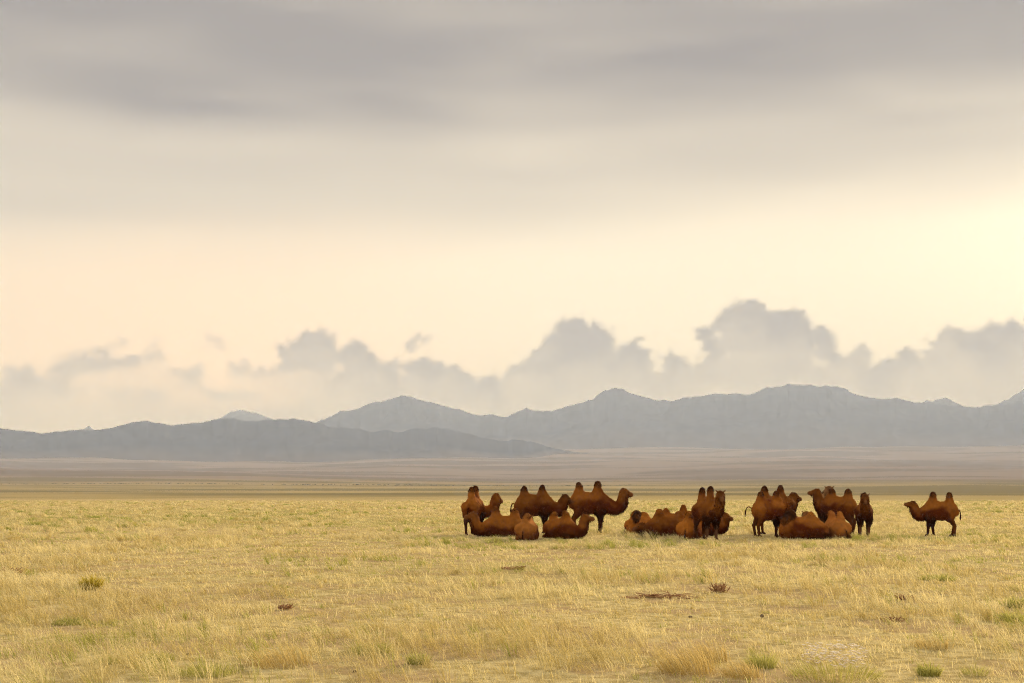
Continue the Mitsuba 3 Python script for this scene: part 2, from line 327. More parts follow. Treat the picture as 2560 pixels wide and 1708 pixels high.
def make_camel(label, px, gy, heading, pose='stand', size=1.0, neck='stand', neck_yaw=0.0, head_yaw=0.0, head_pitch=-0.25, humps=(1.0, 1.0), flop=(0.0, 0.0),
               coat=1.0, pale=0.0, tail=0.0, stride=0.0, seed=0, group=None, ypush=0.0, tail_lift=0.0, neck_scale=1.0, tip=1.0):
    """One two-humped camel. heading: degrees, 0 = facing right in the picture, 90 = facing away. Body mesh + hair, tail and eyes as parts."""
    rng = np.random.default_rng(1000 + seed)
    lie = pose == 'lie'
    dz = -0.80 if lie else 0.0
    B = []                                            # bones: a, b, ra, rb, blend, dark, kind

    def bone(a, b, ra, rb, k=0.07, dark=0.0, kind=0):
        B.append((np.array(a, float), np.array(b, float), ra, rb, k, dark, kind))

    Z = lambda z: z + dz
    # trunk
    bone((-0.46, 0, Z(1.22)), (-0.05, 0, Z(1.17)), 0.31, 0.42, 0.10)
    bone((-0.05, 0, Z(1.17)), (0.40, 0, Z(1.19)), 0.42, 0.40, 0.10)
    bone((-0.42, 0, Z(1.42)), (0.42, 0, Z(1.42)), 0.17, 0.21, 0.12)
    bone((-0.50, 0, Z(1.28)), (-0.66, 0, Z(1.12)), 0.26, 0.16, 0.10)
    # humps, upright or fallen to one side
    hf, hr = humps
    f0, f1 = flop
    for x0, hh, ff, tilt in ((0.34, hf, f0, 0.02), (-0.36, 0.94 * hr, f1, -0.03)):
        m0 = np.array([x0, 0, Z(1.46)])
        m1 = np.array([x0 + tilt, 0.05 * ff, Z(1.46 + 0.20 * hh)])
        m2 = np.array([x0 + tilt, 0.16 * ff, Z(1.46 + (0.40 - 0.14 * abs(ff)) * hh)])
        m3 = np.array([x0 + tilt + 0.06 * ff, 0.36 * ff, Z(1.46 + (0.53 - 0.40 * abs(ff)) * hh)])
        lay = sstep(0.5, 0.85, abs(ff))
        bone(m0, m1, 0.255, 0.185, 0.12)
        bone(m1, m2, 0.185, 0.138, 0.08, 0.10 + 0.6 * lay)
        fat = 1 + 0.55 * lay
        m3 = m3 * (1 - lay) + np.array([x0 - 0.30, 0.44 * ff, Z(1.50)]) * lay
        bone(m2, m3, 0.130 * fat, 0.100 * fat, 0.06, max(0.80 * tip, 0.85 * lay), 1)
    # neck
    nk = np.array(NECKS[neck], float)
    nk = spline(nk, 3)
    base = np.array([0.55, 0.0])
    P = []
    for i, (fx, z, r) in enumerate(nk):
        t = i / (len(nk) - 1)
        a = math.radians(neck_yaw) * sstep(0, 0.75, t)
        d = (fx - base[0]) * (neck_scale if fx > base[0] else 1)
        P.append((base[0] + d * math.cos(a), d * math.sin(a), z, r * (1 + 0.16 * sstep(0.45, 0.8, t))))
    P = np.array(P)
    for i in range(len(P) - 1):
        t = i / (len(P) - 2)
        bone(P[i, :3], P[i + 1, :3], P[i, 3], P[i + 1, 3], 0.08 if i else 0.12, 0.02 + 0.42 * sstep(0.45, 1.0, t), 2)
    for i in range(3, len(P) - 1):                    # the beard of the throat
        off = np.array([0.05, 0, -0.07]) if i < len(P) - 4 else np.array([0.07, 0, 0.0])
        bone(P[i, :3] + off, P[i + 1, :3] + off, P[i, 3] * 0.72, P[i + 1, 3] * 0.72, 0.05, 0.55, 2)
    if not lie:                                       # slope of the withers
        bone((0.44, 0, 1.50), (P[5, 0], P[5, 1], P[5, 2] + 0.10), 0.20, 0.17, 0.10)
    else:
        bone((0.40, 0, Z(1.44)), (P[4, 0], P[4, 1], P[4, 2] + 0.04), 0.20, 0.19, 0.10)
    # head
    yaw = math.radians(neck_yaw + head_yaw)
    cp, sp = math.cos(head_pitch), math.sin(head_pitch)
    fw = np.array([math.cos(yaw) * cp, math.sin(yaw) * cp, sp])
    lf = np.array([-math.sin(yaw), math.cos(yaw), 0.0])
    up = np.cross(fw, lf)
    poll = P[-1, :3] + np.array([0, 0, 0.02])
    H = lambda f, l, u: poll + fw * f + lf * l + up * u
    bone(H(0.0, 0, 0.03), H(0.13, 0, 0.02), 0.120, 0.105, 0.05, 0.45, 3)
    bone(H(0.13, 0, 0.0), H(0.32, 0, -0.025), 0.094, 0.070, 0.04, 0.15, 3)
    bone(H(0.32, 0, -0.020), H(0.365, 0, -0.050), 0.072, 0.062, 0.03, 0.45, 3)
    bone(H(0.08, 0, -0.07), H(0.32, 0, -0.095), 0.080, 0.046, 0.04, 0.55, 3)
    bone(H(-0.04, 0, 0.09), H(0.08, 0, 0.115), 0.060, 0.045, 0.03, 0.85, 3)         # forelock
    for s in (-1, 1):
        bone(H(0.0, 0.090 * s, 0.085), H(-0.05, 0.185 * s, 0.150), 0.036, 0.026, 0.02, 0.5, 3)
        bone(H(0.17, 0.055 * s, 0.055), H(0.20, 0.060 * s, 0.045), 0.032, 0.024, 0.02, 0.3, 3)
    # legs
    feet = []
    if not lie:
        for s in (-1, 1):
            o = stride * s
            bone((0.42, 0.17 * s, 1.12), (0.45, 0.20 * s, 0.84), 0.22, 0.155, 0.08, 0.35, 4)
            bone((0.45, 0.20 * s, 0.86), (0.47 + 0.35 * o, 0.19 * s, 0.52), 0.160, 0.085, 0.05, 0.95, 4)
            bone((0.47 + 0.35 * o, 0.19 * s, 0.52), (0.46 + 0.8 * o, 0.18 * s, 0.10), 0.078, 0.052, 0.04, 0.76, 5)
            bone((0.44 + 0.8 * o, 0.18 * s, 0.05), (0.53 + 0.8 * o, 0.18 * s, 0.045), 0.062, 0.062, 0.04, 0.70, 5)
            o = -stride * s
            bone((-0.46, 0.17 * s, 1.18), (-0.40 + 0.2 * o, 0.20 * s, 0.84), 0.26, 0.160, 0.09, 0.15, 4)
            bone((-0.40 + 0.2 * o, 0.20 * s, 0.86), (-0.62 + 0.6 * o, 0.19 * s, 0.52), 0.160, 0.070, 0.05, 0.72, 4)
            bone((-0.62 + 0.6 * o, 0.19 * s, 0.52), (-0.56 + 0.9 * o, 0.18 * s, 0.10), 0.070, 0.050, 0.04, 0.72, 5)
            bone((-0.57 + 0.9 * o, 0.18 * s, 0.05), (-0.48 + 0.9 * o, 0.18 * s, 0.045), 0.060, 0.060, 0.04, 0.70, 5)
    else:
        for s in (-1, 1):
            bone((0.38, 0.20 * s, 0.46), (0.40, 0.28 * s, 0.22), 0.21, 0.150, 0.08, 0.25, 4)
            bone((0.40, 0.28 * s, 0.22), (0.74, 0.25 * s, 0.09), 0.130, 0.085, 0.05, 0.75, 4)
            bone((0.74, 0.25 * s, 0.09), (0.36, 0.24 * s, 0.06), 0.080, 0.058, 0.04, 0.70, 5)
            bone((-0.44, 0.19 * s, 0.44), (-0.12, 0.31 * s, 0.22), 0.27, 0.150, 0.09, 0.15, 4)
            bone((-0.12, 0.31 * s, 0.20), (-0.62, 0.30 * s, 0.10), 0.140, 0.080, 0.06, 0.45, 4)
            bone((-0.62, 0.30 * s, 0.08), (-0.20, 0.34 * s, 0.06), 0.075, 0.058, 0.04, 0.65, 5)
        bone((-0.40, 0, 0.33), (0.36, 0, 0.33), 0.36, 0.36, 0.10)
    # ---- field
    h = 0.030
    lo = np.min([np.minimum(b[0], b[1]) - max(b[2], b[3]) for b in B], 0) - 0.10
    hi = np.max([np.maximum(b[0], b[1]) + max(b[2], b[3]) for b in B], 0) + 0.10
    n = np.ceil((hi - lo) / h).astype(int) + 1
    ax = [lo[i] + h * np.arange(n[i]) for i in range(3)]

    def dist(b, X, Yc, Zc):
        a, c, ra, rb, kind = b[0], b[1], b[2], b[3], b[6]
        sq = 0.78 if kind == 0 else 1.0                # the trunk is deeper than wide
        d = c - a
        L = d @ d
        x, y, z = X - a[0], Yc - a[1], Zc - a[2]
        y = y / sq
        t = np.clip((x * d[0] + y * d[1] + z * d[2]) / max(L, 1e-9), 0, 1)
        return np.sqrt((x - t * d[0]) ** 2 + (y - t * d[1]) ** 2 + (z - t * d[2]) ** 2) - (ra + t * (rb - ra))

    vol = np.full(n, 0.5)
    for b in B:                                        # each bone only touches its own box
        r = max(b[2], b[3]) + 0.16
        i0 = [max(0, int((min(b[0][q], b[1][q]) - r - lo[q]) / h)) for q in range(3)]
        i1 = [min(n[q], int((max(b[0][q], b[1][q]) + r - lo[q]) / h) + 2) for q in range(3)]
        sl = tuple(slice(p, q) for p, q in zip(i0, i1))
        d = dist(b, ax[0][sl[0]][:, None, None], ax[1][sl[1]][None, :, None], ax[2][sl[2]][None, None, :])
        v, k = vol[sl], b[4]
        m = np.maximum(k - np.abs(v - d), 0) / k
        vol[sl] = np.minimum(v, d) - m * m * k * 0.25
    if lie:
        vol = np.maximum(vol, (0.0 - ax[2])[None, None, :])
    V, F = surface_net(vol, lo, h)
    # ---- wool: lumps, colours of the coat by region, shade painted on the lower body
    _, _, N = meshkit.arrays((V, F), True)
    q = V + np.array([seed * 3.1, 0, 0])
    lum = (meshkit.fbm(q * np.array([9, 9, 5.0]), 3, seed) - 0.5)
    headness = np.zeros(len(V))
    wsum, dsum = np.zeros(len(V)), np.zeros(len(V))
    for b in B:
        d = dist(b, V[:, 0], V[:, 1], V[:, 2])
        w = np.exp(-np.clip(d, 0, 1) / 0.025)
        wsum += w
        dsum += w * b[5]
        headness = np.maximum(headness, (b[6] in (3, 5)) * w)
    dark = dsum / wsum
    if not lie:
        belly_shade = sstep(0.98, 0.80, V[:, 2]) * (np.abs(V[:, 0]) < 0.75)  # shade under the body, painted into the coat colour
        dark = np.maximum(dark, 0.55 * belly_shade * (1 - headness))
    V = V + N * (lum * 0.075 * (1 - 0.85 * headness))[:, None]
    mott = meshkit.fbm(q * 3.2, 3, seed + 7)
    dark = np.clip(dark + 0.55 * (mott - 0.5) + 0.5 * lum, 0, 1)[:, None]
    bleach_toplight = sstep(0.36, 0.80, meshkit.fbm(q * 1.9, 3, seed + 17) + 0.50 * (sstep(Z(0.90), Z(1.55), V[:, 2]) - 0.5) + 0.34 * sstep(-0.30, -0.62, V[:, 0]) + 0.10 * sstep(0.5, 0.9, V[:, 0]))[:, None]  # bleached patches and rump; the height term paints light from above
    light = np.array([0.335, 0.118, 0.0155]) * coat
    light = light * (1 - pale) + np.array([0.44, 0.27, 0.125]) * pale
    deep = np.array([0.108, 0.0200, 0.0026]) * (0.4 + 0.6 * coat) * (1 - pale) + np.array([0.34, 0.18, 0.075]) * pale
    col = (deep * (1 - bleach_toplight) + light * bleach_toplight) * (1 - dark) + np.array([0.026, 0.0075, 0.0030]) * dark
    muz = (headness[:, None] * sstep(0.16, 0.36, ((V - poll) @ fw))[:, None])
    col = col * (1 - 0.55 * muz) + np.array([0.20, 0.105, 0.055]) * 0.55 * muz
    col = col * (0.82 + 0.36 * meshkit.fbm(q * np.array([22, 22, 7.0]), 2, seed + 3))[:, None]
    # ---- placing
    d_cam = EYE * FOC / (gy - HOR)
    pos = np.array([(px - 1280) / FOC * d_cam, d_cam + ypush, 0.0])
    pos[0] *= pos[1] / d_cam
    pos[2] = float(plain_height(pos[0], pos[1])) - 0.02
    th = math.radians(heading) - math.atan((px - 1280) / FOC)      # heading is told relative to the line of sight
    M = np.array([[math.cos(th), -math.sin(th), 0], [math.sin(th), math.cos(th), 0], [0, 0, 1]]) * size
    put = lambda X: X @ M.T + pos
    key = 'camel' if 'camel' not in labels else 'camel_%03d' % CAMELS[0]
    CAMELS[0] += 1
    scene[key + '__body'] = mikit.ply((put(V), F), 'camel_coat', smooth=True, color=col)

    # ---- hair as parts: tufts of tapering locks
    def locks(where, count, length, droop, colour):
        sel = np.flatnonzero(where)
        if len(sel) < 8:
            return None
        i = rng.choice(sel, count)
        p = V[i] - N[i] * 0.012
        g = N[i] * (1 - droop) + np.array([0, 0, -1.0]) * droop + rng.normal(0, 0.18, (count, 3))
        g /= np.linalg.norm(g, axis=1, keepdims=True)
        side = np.cross(g, rng.normal(0, 1, (count, 3)))
        side /= np.linalg.norm(side, axis=1, keepdims=True) + 1e-9
        L = length * rng.uniform(0.55, 1.2, (count, 1))
        w = 0.0085 * rng.uniform(0.7, 1.3, (count, 1))
        g2 = g + np.array([0, 0, -0.5])
        verts = np.stack([p - side * w, p + side * w, p + g * L * 0.55 + side * w * 0.7, p + g * L * 0.55 - side * w * 0.7, p + (g + g2) * 0.5 * L], 1)
        f = np.array([[0, 1, 2], [0, 2, 3], [3, 2, 4]])
        faces = (f[None] + (np.arange(count) * 5)[:, None, None]).reshape(-1, 3)
        c = np.repeat(np.asarray(colour)[None] * rng.uniform(0.7, 1.35, (count, 1)), 5, 0)
        return mikit.ply((put(verts.reshape(-1, 3)), faces), 'camel_hair', color=c)

    dk, md = np.array([0.030, 0.009, 0.0035]), (light + deep) * 0.5
    zt = V[:, 2]
    zf, zr = Z(1.46 + 0.43 * hf), Z(1.46 + 0.41 * hr)
    off = np.hypot(V[:, 0], V[:, 1])
    head_d = np.linalg.norm(V - poll, axis=1)
    parts = [('hump_hair', (V[:, 0] > 0.08) & (V[:, 0] < 0.62) & (zt > zf - 0.26 * abs(f0)) & (head_d > 0.5), int(40 + 480 * tip), 0.050, 0.50, dk * 1.1 if tip > 0.4 else md * 0.7),
             ('hump_hair_001', (V[:, 0] < -0.12) & (zt > zr - 0.26 * abs(f1)), int(40 + 480 * max(tip, abs(f1))), 0.050, 0.50, dk * 1.1 if max(tip, abs(f1)) > 0.4 else md * 0.7)]
    nd = np.min(np.linalg.norm(V[:, None, :] - P[None, 4:, :3], axis=2), 1)
    throat = (nd < 0.30) & ((N @ np.array([math.cos(yaw), math.sin(yaw), 0]) > 0.25) | (N[:, 2] < -0.3)) & (head_d > 0.14) & (V[:, 2] < poll[2] - 0.05)
    parts.append(('throat_hair', throat, 1100, 0.085, 0.7, deep * 0.55 + dk * 0.4))
    top = (head_d < 0.17) & (N[:, 2] > 0.35) & (((V - poll) @ fw) < 0.10)
    parts.append(('forelock', top, 110, 0.045, 0.4, dk * 1.2 if pale < 0.3 else light))
    if not lie:
        parts.append(('leg_hair', (V[:, 2] > 0.52) & (V[:, 2] < 0.98) & (V[:, 0] > 0.22) & (V[:, 0] < 0.68) & (head_d > 0.5), 1000, 0.11, 0.8, dk))
    parts.append(('coat_hair', (headness < 0.3) & (np.abs(V[:, 0]) < 0.8) & (V[:, 2] > Z(0.80)) & (V[:, 2] < Z(1.75)), 2200, 0.06, 0.75, md))
    for nme, where, cnt, ln, dr_, c in parts:
        s_ = locks(where, cnt, ln, dr_, c)
        if s_ is not None:
            scene[key + '__' + nme] = s_
            labels[key + '__' + nme] = {'kind': 'stuff'}
    # ---- tail
    t0 = np.array([-0.74, 0, Z(1.20)])
    tl = [t0, t0 + np.array([-0.10 - 0.14 * tail_lift, 0.02 + tail * 0.3, 0.02 + 0.10 * tail_lift]), t0 + np.array([-0.14 - 0.22 * tail_lift, 0.03 + tail, -0.20 + 0.16 * tail_lift]), t0 + np.array([-0.13 - 0.26 * tail_lift, 0.03 + tail * 1.3, -0.46 + 0.14 * tail_lift])]
    c = spline(tl, 5)
    if lie:
        c[:, 2] = np.maximum(c[:, 2], 0.05)
    rad = np.interp(np.linspace(0, 1, len(c)), [0, 0.15, 0.6, 0.8, 1], [0.045, 0.026, 0.020, 0.036, 0.010])
    tg = np.gradient(c, axis=0)
    tg /= np.linalg.norm(tg, axis=1, keepdims=True)
    u_ = np.cross(tg, [0.0, 1.0, 0.12])
    u_ /= np.linalg.norm(u_, axis=1, keepdims=True)
    w_ = np.cross(tg, u_)
    an = np.arange(8) * math.pi / 4
    ring = c[:, None] + rad[:, None, None] * (np.cos(an)[None, :, None] * u_[:, None] + np.sin(an)[None, :, None] * w_[:, None])
    ii, jj = np.meshgrid(np.arange(len(c) - 1), np.arange(8), indexing='ij')
    A_, B_, C_, D_ = ii * 8 + jj, ii * 8 + (jj + 1) % 8, (ii + 1) * 8 + (jj + 1) % 8, (ii + 1) * 8 + jj
    tf = np.concatenate([np.stack([A_, B_, C_], -1).reshape(-1, 3), np.stack([A_, C_, D_], -1).reshape(-1, 3)])
    tc = np.repeat(np.where(np.linspace(0, 1, len(c))[:, None] > 0.45, dk * 1.3, md), 8, 0)
    scene[key + '__tail'] = mikit.ply((put(ring.reshape(-1, 3)), tf), 'camel_coat', smooth=True, color=tc)
    # ---- eyes
    for q_, s in enumerate((-1, 1)):
        scene[key + '__eye' + ('' if q_ == 0 else '_001')] = {'type': 'sphere', 'center': put(H(0.185, 0.082 * s, 0.045)[None])[0].tolist(), 'radius': 0.020 * size, 'bsdf': {'type': 'ref', 'id': 'camel_eye'}}
    labels[key] = {'label': label, 'category': 'camel'}
    if group:
        labels[key]['group'] = group
    return key


CAMELS = [0]
vcol = {'type': 'mesh_attribute', 'name': 'vertex_color'}
scene['camel_coat'] = {'type': 'twosided', 'bsdf': {'type': 'principled', 'base_color': vcol, 'roughness': 0.9, 'specular': 0.05}}
scene['camel_hair'] = {'type': 'twosided', 'bsdf': {'type': 'diffuse', 'reflectance': vcol}}
scene['camel_eye'] = {'type': 'principled', 'base_color': rgb(0.012, 0.008, 0.006), 'roughness': 0.15}

GS = 'camels standing about'
GL = 'camels lying in the grass'
# left cluster
make_camel('standing camel seen from behind, dark head turned to the right, leftmost of the herd', 1184, 1337, 76, size=0.93, neck='stand', neck_yaw=-66, head_yaw=10, head_pitch=-0.55, humps=(1.05, 1.0), seed=1, group=GS, coat=1.05)
make_camel('long lying camel, head raised at the left in front of the leftmost standing camel', 1262, 1342, 180, 'lie', 0.95, 'lie', head_pitch=-0.10, humps=(0.88, 0.80), seed=2, group=GL, neck_scale=1.12, tip=0.6)
make_camel('dark brown standing camel in profile, its head close behind the tallest camel', 1334, 1334, 0, size=0.98, neck='level', head_yaw=30, head_pitch=-0.30, humps=(0.92, 0.86), seed=3, group=GS, coat=0.7, tail_lift=0.3, neck_scale=0.84, stride=0.05)
make_camel('tallest camel, standing in profile and looking right, at the right end of the left cluster', 1472, 1333, 0, size=1.03, neck='stand', head_pitch=-0.22, humps=(1.0, 0.95), seed=4, group=GS, coat=0.95, tail_lift=0.5, stride=0.05)
make_camel('sandy camel lying with its rump to the viewer, between two lying brown camels', 1318, 1349, 80, 'lie', 0.86, 'lie', neck_yaw=10, humps=(0.85, 0.80), flop=(0.3, -0.3), seed=5, group=GL, coat=1.2, pale=0.12, tip=0.6)
make_camel('lying camel with raised head looking right, below the tallest camel', 1400, 1347, -48, 'lie', 0.90, 'lie', neck_yaw=48, head_pitch=-0.05, humps=(0.85, 0.80), flop=(-0.2, 0.2), seed=6, group=GL, coat=1.0, tip=0.55)
# middle cluster
make_camel('orange brown lying camel with fallen dark hump, at the far left of the middle cluster', 1600, 1337, 48, 'lie', 0.88, 'lie', neck_yaw=-20, humps=(0.7, 1.0), flop=(0.7, -0.85), seed=7, group=GL, coat=1.4, tail=0.1, tip=0.3)
make_camel('lying camel facing left with low dark neck, at the front of the middle cluster', 1672, 1344, 184, 'lie', 0.98, 'lie_low', neck_yaw=22, head_pitch=-0.15, humps=(0.95, 0.70), flop=(0.45, -0.3), seed=8, group=GL, coat=0.85, neck_scale=0.62, tip=0.1)
make_camel('lying camel almost hidden behind the others in the middle cluster, only its humps showing', 1686, 1334, 162, 'lie', 0.98, 'lie_low', neck_yaw=30, humps=(0.60, 0.90), seed=9, group=GL, coat=1.0, tip=0.25)
make_camel('golden brown lying camel, rump to the viewer, beside the tall camel that faces us', 1724, 1346, 80, 'lie', 0.92, 'lie', neck_yaw=-20, humps=(0.80, 0.80), flop=(0.35, -0.45), seed=10, group=GL, coat=1.45, tip=0.9)
make_camel('lying camel behind the tall camel that faces us, its head sticking out to the right', 1745, 1340, -2, 'lie', 0.88, 'lie_long', head_pitch=-0.30, humps=(0.55, 0.7), seed=11, group=GL, coat=1.0, neck_scale=0.9, tip=0.1)
make_camel('tall dark camel standing at the front of the middle cluster and facing the viewer', 1766, 1349, -64, size=0.89, neck='tall', neck_yaw=10, head_yaw=-20, head_pitch=-0.60, humps=(1.12, 1.1), seed=12, group=GS, coat=0.8, stride=0.05, neck_scale=0.9)
# right cluster
make_camel('nearer of two standing camels side by side, with curled tail, left end of right cluster', 1922, 1344, 30, size=0.86, neck='short', neck_yaw=-30, head_yaw=-35, head_pitch=-0.35, humps=(0.85, 0.85), seed=13, group=GS, coat=1.15, tail_lift=1.0, neck_scale=0.6)
make_camel('farther of two standing camels side by side, only its higher humps and head showing', 1932, 1336, 28, size=0.95, neck='short', neck_yaw=-24, head_yaw=20, head_pitch=-0.30, humps=(1.0, 1.0), seed=14, group=GS, coat=0.8, neck_scale=0.62)
make_camel('standing camel facing left in profile, behind the lying camels of the right cluster', 2099, 1336, 154, size=0.93, neck='tall', neck_yaw=24, head_pitch=0.02, humps=(0.85, 0.82), seed=15, group=GS, coat=0.9, stride=0.04, neck_scale=0.8)
make_camel('pale sandy young camel peering over the shoulder of the standing camel that faces left', 2066, 1331, -84, size=1.0, neck='tall', neck_yaw=0, head_pitch=-1.0, humps=(0.5, 0.5), seed=16, group=GS, pale=0.85, neck_scale=0.8)
make_camel('small dark camel standing straight on to the viewer, right end of the right cluster', 2160, 1341, -87, size=0.83, neck='tall', neck_yaw=0, head_pitch=-0.75, humps=(0.9, 0.9), seed=17, group=GS, coat=0.75, neck_scale=0.75)
make_camel('large camel lying side on with its dark hump fallen flat, front of the right cluster', 2002, 1347, 8, 'lie', 0.96, 'lie_low', neck_yaw=80, humps=(0.55, 1.0), flop=(0.1, -0.85), seed=18, group=GL, coat=1.15, tip=0.3)
make_camel('lying camel facing the viewer, only its eared head showing above the large lying camel', 2014, 1340, -88, 'lie', 0.94, 'lie', neck_yaw=0, head_pitch=-0.7, humps=(0.4, 0.4), seed=19, group=GL, coat=1.2, pale=0.35, ypush=1.6)
make_camel('sandy orange lying camel, rump and dark tail to the right, below the left facing camel', 2090, 1345, 116, 'lie', 0.88, 'lie', neck_yaw=-30, humps=(0.95, 0.9), flop=(0.2, 0.1), seed=20, group=GL, coat=1.45, pale=0.12, tail=-0.1, tip=0.2)
# the one apart
make_camel('lone camel standing apart at the far right, facing left', 2352, 1341, 166, size=0.82, neck='level', head_pitch=0.12, humps=(1.0, 0.98), seed=21, group=GS, coat=1.0, tail_lift=0.05, stride=0.11, neck_scale=0.78, neck_yaw=10)

# ------------------------------------------------------------------ the steppe grass
rng = np.random.default_rng(7)


def field(x, y, sc, o, seed):
    return meshkit.fbm(np.stack([x / sc, y / sc, 0 * x], -1), o, seed)


def blades(x, y, height, width, lean, curl, az, turn, shade, zbase=None, sag=0.0):
    """Tapered bent blades, five vertices and three triangles each; uv = (tone of the blade, height along it)."""
    n = len(x)
    z = plain_height(x, y) - 0.01 if zbase is None else zbase
    base = np.stack([x, y, z], -1)
    dr_ = np.stack([np.cos(az), np.sin(az), 0 * az], -1)
    upv = np.array([0, 0, 1.0])
    mid = base + height[:, None] * 0.55 * (np.cos(lean)[:, None] * upv + np.sin(lean)[:, None] * dr_)
    l2 = lean + curl
    tip = mid + height[:, None] * 0.50 * (np.cos(l2)[:, None] * upv + np.sin(l2)[:, None] * dr_)
    side = np.stack([np.cos(turn), np.sin(turn), 0 * turn], -1) * width[:, None] * 0.5
    v = np.stack([base - side * 0.8, base + side * 0.8, mid + side, mid - side, tip], 1).reshape(-1, 3)
    f = (np.array([[0, 1, 2], [0, 2, 3], [3, 2, 4]])[None] + (np.arange(n) * 5)[:, None, None]).reshape(-1, 3)
    uv = np.stack([np.repeat(shade, 5), np.tile([0, 0, 0.55, 0.55, 1.0], n)], -1)
    return v, f, uv


Y0, Y1, EXP = 9.6, 300.0, 1.62


def draw_y(n):
    """Distances with a density per square metre that falls as y ** -EXP inside the widening field of view."""
    a = 2 - EXP
    return (Y0 ** a + rng.random(n) * (Y1 ** a - Y0 ** a)) ** (1 / a)


def scatter(n):
    y = draw_y(n)
    return (rng.random(n) * 2 - 1) * (0.45 * y + 1.8), y


def cover(x, y):
    """How thickly the grass stands, 0..1."""
    return sstep(0.30, 0.60, 0.62 * field(x, y, 5.0, 3, 41) + 0.38 * field(x, y, 0.9, 3, 42))


def greenness(x, y):
    return sstep(0.50, 0.66, 0.6 * field(x, y, 4.2, 3, 61) + 0.4 * field(x, y, 1.1, 3, 62))


WIND = math.pi
batches = []
# tufts
tx, ty = scatter(29000)
keep = rng.random(len(tx)) < 0.12 + 0.88 * cover(tx, ty)
tx, ty = tx[keep], ty[keep]
k = rng.integers(10, 30, len(tx))
hgt = (0.09 + 0.25 * sstep(0.38, 0.66, field(tx, ty, 2.6, 3, 51)) * rng.uniform(0.6, 1.15, len(tx))) * rng.uniform(0.75, 1.2, len(tx))
tone = np.clip(0.5 + 1.5 * (field(tx, ty, 1.8, 3, 77) - 0.5) + rng.normal(0, 0.16, len(tx)), 0, 1) * 0.45 + 0.5 * (rng.random(len(tx)) < 0.62 * greenness(tx, ty) + 0.05)
taz = WIND + rng.normal(0, 0.5, len(tx))
tl = np.abs(rng.normal(0.38, 0.18, len(tx)))
i = np.repeat(np.arange(len(tx)), k)
n = len(i)
far = ty[i] / 11.0
rad = np.abs(rng.normal(0, 1, n)) * (0.035 + 0.05 * rng.random(n)) * far ** 0.5
ang = rng.random(n) * 2 * math.pi
bx, by = tx[i] + rad * np.cos(ang), ty[i] + rad * np.sin(ang)
spread = rad / (0.06 * far ** 0.5)
ox, oy = np.cos(taz[i]) * tl[i] + 0.22 * spread * np.cos(ang) + rng.normal(0, 0.10, n), np.sin(taz[i]) * tl[i] + 0.22 * spread * np.sin(ang) + rng.normal(0, 0.10, n)
batches.append(blades(bx, by, hgt[i] * rng.uniform(0.45, 1.1, n) * np.minimum(1, 0.9 + 0.02 * far), 0.0040 * far ** 0.95 * rng.uniform(0.7, 1.3, n), np.clip(np.hypot(ox, oy), 0, 1.1), rng.uniform(0.1, 0.9, n),
                      np.arctan2(oy, ox), rng.random(n) * math.pi, np.clip(tone[i] + rng.normal(0, 0.05, n), 0, 1)))
# loose short blades and lying straw between the tufts
lx, ly = scatter(300000)
n = len(lx)
far = ly / 11.0
g = greenness(lx, ly)
batches.append(blades(lx, ly, rng.uniform(0.03, 0.12, n), 0.0050 * far ** 0.95 * rng.uniform(0.7, 1.3, n), np.abs(rng.normal(0.7, 0.45, n)), rng.uniform(0, 0.7, n), WIND + rng.normal(0, 1.3, n), rng.random(n) * math.pi,
                      np.clip(rng.uniform(0, 0.5, n) + 0.5 * (rng.random(n) < 0.45 * g + 0.05), 0, 1)))


def thin(fn, t=0.95):
    """A leaf or dry blade: scatters light on both sides."""
    return {'type': 'principledthin', 'base_color': mikit.proc(fn), 'roughness': 0.7, 'diff_trans': t, 'eta': 1.2, 'spec_trans': 0.0}


def straw_colour(p, n, uv):
    t, h = uv.x, uv.y
    g = mikit.smoothstep(0.50, 0.62, t)
    dry = mikit.mix(mikit.mix([0.55, 0.460, 0.185], [0.80, 0.725, 0.410], mikit.smoothstep(0.06, 0.40, t)), [0.90, 0.82, 0.56], mikit.smoothstep(0.5, 1.0, h) * 0.45)
    green = mikit.mix([0.30, 0.325, 0.060], [0.50, 0.50, 0.145], h)
    return mikit.mix(dry, green, g)


scene['straw_surface'] = thin(straw_colour)
v = np.vstack([b[0] for b in batches])
f = np.vstack([b[1] + o for b, o in zip(batches, np.cumsum([0] + [len(b[0]) for b in batches[:-1]]))])
uv = np.vstack([b[2] for b in batches])
gn = np.cross(v[f[::3, 1]] - v[f[::3, 0]], v[f[1::3, 2]] - v[f[::3, 0]])
gn /= np.linalg.norm(gn, axis=1, keepdims=True) + 1e-12
gn *= np.where(gn[:, 2:] < 0, -1.0, 1.0)
gn = np.repeat(gn * 1.0 + np.array([0, 0, 0.55]), 5, 0)          # thin round stems take light from all around: their normals lean upward
gn /= np.linalg.norm(gn, axis=1, keepdims=True)
scene['steppe_grass'] = {'type': 'ply', 'filename': meshkit.write_ply((v, f), uv=uv, normals=gn), 'face_normals': False, 'bsdf': {'type': 'ref', 'id': 'straw_surface'}}
labels['steppe_grass'] = {'label': 'dry straw coloured feather grass with green tinges covering the whole plain', 'category': 'grass', 'kind': 'stuff'}
print('grass triangles', len(f))


# ------------------------------------------------------------------ single plants, twigs, stones and droppings that stand out from the grass
def leaf_colour(p, n, uv):
    return mikit.mix([0.34, 0.345, 0.075], [0.62, 0.60, 0.22], 0.6 * uv.x + 0.4 * uv.y)


def fresh_colour(p, n, uv):
    return mikit.mix([0.36, 0.30, 0.030], [0.62, 0.52, 0.10], 0.6 * uv.x + 0.4 * uv.y)


